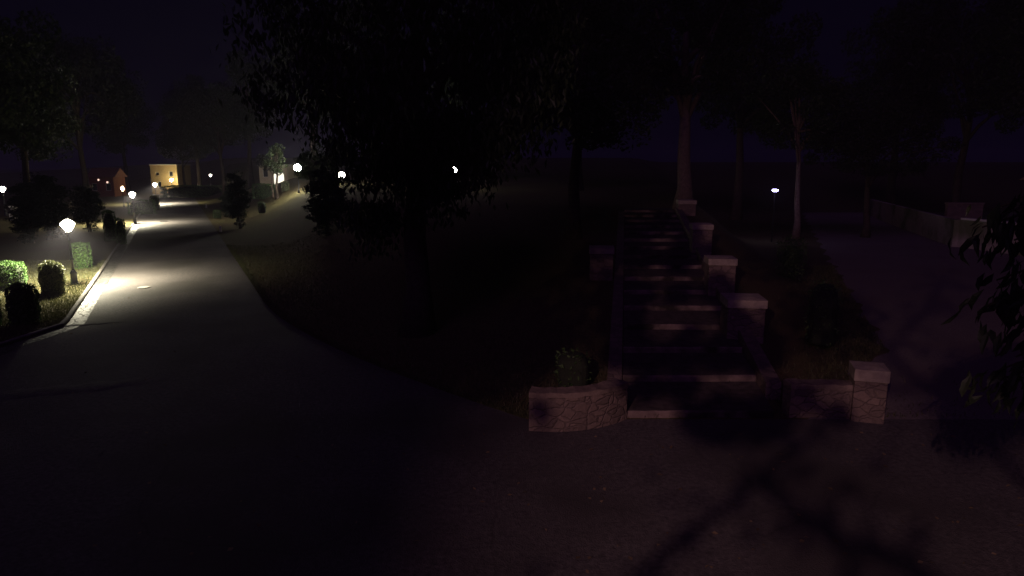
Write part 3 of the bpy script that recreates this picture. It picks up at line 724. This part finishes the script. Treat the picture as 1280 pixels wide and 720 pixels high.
for (px, py, r, k) in ((900, 524, .62, 150), (955, 522, .62, 150), (870, 522, .35, 60), (815, 482, .45, 90), (855, 482, .4, 80), (975, 486, .25, 25),
                       (800, 444, .6, 140), (850, 444, .6, 150), (900, 444, .6, 150), (950, 446, .6, 130), (790, 412, .5, 90), (925, 410, .5, 90), (865, 416, .3, 30),
                       (790, 388, .5, 80), (915, 388, .5, 80), (800, 368, .6, 120), (850, 368, .5, 100), (905, 368, .6, 120), (850, 335, .5, 40), (850, 322, .9, 160), (800, 322, .9, 140), (885, 318, .6, 90),
                       (865, 302, .8, 110), (805, 290, 1.0, 140), (850, 282, 1.0, 140), (830, 272, .8, 60), (776, 440, .6, 160), (774, 400, .8, 190), (772, 365, .9, 220), (757, 322, 1.5, 300), (770, 290, 1.6, 220),
                       (930, 430, .8, 120), (960, 440, .5, 70), (895, 365, .6, 60), (1010, 500, .35, 40), (1045, 520, .3, 25), (690, 520, .3, 16), (640, 440, 1.8, 320), (700, 400, 2.2, 380), (1030, 400, 1.8, 240), (980, 330, 2.2, 240)):
    k = int(k * 2.6); g = ground_at(px, py); c = lamp.lerp(g, .24) - t.location
    q = rng.normal(size=(k, 3)); q /= np.linalg.norm(q, axis=1, keepdims=True); P.append(np.array(c) + q * rng.uniform(.05, 1, (k, 1)) ** .5 * r * .24)
for e in tw: P.append(np.array(e) + rng.normal(scale=.05, size=(4, 3)))
sel = NEAR[rng.choice(len(NEAR), 420)]                       # unseen leaves added to keep the light off the hanging branches
P.append(np.array(lamp) + (sel - np.array(lamp)) * rng.uniform(.2, .26, (len(sel), 1)) - np.array(t.location))
P = np.concatenate(P); Nn = rng.normal(size=P.shape); Nn /= np.linalg.norm(Nn, axis=1, keepdims=True)
leaf_build('crown', leaf_mesh(P, Nn, .085, 1.8), 'leaf', t)

# ------------------------------------------------------------------ small things
def urn(px, py, Y, lab):
    q = at(px, py, Y)
    t = thing('garden_urn', lab, 'urn', (q.x, q.y, tz(q.x, q.y)))
    MB().box(-.3, .3, -.3, .3, 0, .75).build('pedestal', 'urn', t, bevel=.03)
    MB().lathe([(.2, .752), (.1, .85), (.28, 1.1), (.38, 1.35), (.34, 1.38)], 16).build('bowl', 'urn', t, True)
urn(18, 268, 63, 'pale dim garden urn among dark plants at the far left')
t = ground_at(180, 360); o = MB().lathe([(.24, .0), (.24, .03), (.2, .04)], 20).build('manhole_cover', 'paper'); o.location = (t.x, t.y, .012); tag(o, 'pale round cover in the road right of the nearest lantern', 'manhole cover', 'covers in the road')
t = ground_at(205, 277); o = MB().lathe([(.34, .0), (.34, .03), (.3, .04)], 20).build('manhole_cover', 'metal'); o.location = (t.x, t.y, .012); tag(o, 'dark cover in the road right of the second lantern', 'manhole cover', 'covers in the road')
for (px, py, lab) in ((258, 260, 'small white marker post at the lawn edge of the far road'), (276, 290, 'low whitish marker post on the lawn, nearer than the other one')):
    p = ground_at(px, py); o = MB().box(-.06, .06, -.06, .06, 0, .42).add([(-.06, -.06, .42), (.06, -.06, .42), (.06, .06, .42), (-.06, .06, .42), (0, 0, .5)], [(0, 1, 4), (1, 2, 4), (2, 3, 4), (3, 0, 4)]).build('marker_post', 'trim'); o.location = p; tag(o, lab, 'post', 'marker posts')
# fallen leaves on road and forecourt: litter nobody would count
P = []
for _ in range(600):
    px, py = random.uniform(60, 640), random.uniform(300, 700)
    if random.random() < .5: px, py = random.uniform(600, 1280), random.uniform(540, 719)
    if random.random() < .2: px, py = random.uniform(280, 620), random.uniform(300, 470)
    p = ground_at(px, py); P.append((p.x, p.y, p.z + .03))
P = np.array(P); Nn = rng.normal(scale=.3, size=P.shape); Nn[:, 2] = 1; Nn /= np.linalg.norm(Nn, axis=1, keepdims=True)
tag(leaf_build('fallen_leaves', leaf_mesh(P, Nn, .085, 1.5), 'dryleaf'), 'scattered fallen leaves lying on the road, lawn and forecourt', 'leaves', kind='stuff')
# grass tufts along the lamplit verge
P = []
for _ in range(26000):
    y = random.uniform(19, 36); x = lx(y) - .2 - abs(random.gauss(0, 3.0)); P.append((x, y, .0))
for _ in range(26000):
    y = 13 + random.random() ** 1.5 * 30; x = road_r(y) + max(0, 25 - y) ** 2 * .0256 + abs(random.gauss(-.05, 4.0) if random.random() < .7 else random.gauss(-.08, .12)); P.append((x, y, tz(x, y)))
for _ in range(9000):
    y = random.uniform(13.2, 34); l_ = (6.2 + .82 * (y - 12.9) if y < 18 else 10.4 + (y - 18) * .385); x = l_ - abs(random.gauss(-.1, .9)); P.append((x, y, tz(x, y)))
P = np.array(P); n = len(P); ang = rng.uniform(0, 2 * PI, n); hh = rng.uniform(.04, .11, n); wv = .012
dx, dy = np.cos(ang) * wv, np.sin(ang) * wv; ln = rng.normal(scale=.03, size=(n, 2))
V = np.stack([np.c_[P[:, 0] - dx, P[:, 1] - dy, P[:, 2]], np.c_[P[:, 0] + dx, P[:, 1] + dy, P[:, 2]], np.c_[P[:, 0] + dx * .3 + ln[:, 0], P[:, 1] + dy * .3 + ln[:, 1], P[:, 2] + hh], np.c_[P[:, 0] - dx * .3 + ln[:, 0], P[:, 1] - dy * .3 + ln[:, 1], P[:, 2] + hh]], 1).reshape(-1, 3)
M['blade'] = leafmat('grass_blade', (.042, .050, .020), (.115, .110, .048), .6)
tag(leaf_build('verge_grass', V, 'blade'), 'short grass of the lamplit verge and of the banks along the paths', 'grass', kind='stuff')

# thin volume added to imitate lens glow round the lamps and lifted blacks
hz = MB().box(-960, 960, -70, 1260, -1.2, 32).build('bloom_haze', 'grass'); hz.data.materials.clear()
hm = bpy.data.materials.new('bloom_haze'); hm.use_nodes = True; nt = hm.node_tree; nt.nodes.clear()
ou = nt.nodes.new('ShaderNodeOutputMaterial'); vo = nt.nodes.new('ShaderNodeVolumePrincipled')
vo.inputs['Color'].default_value = (.84, .80, .98, 1); vo.inputs['Density'].default_value = .0011; vo.inputs['Anisotropy'].default_value = .3
nt.links.new(vo.outputs[0], ou.inputs['Volume']); hz.data.materials.append(hm); tag(hz, kind='stuff')
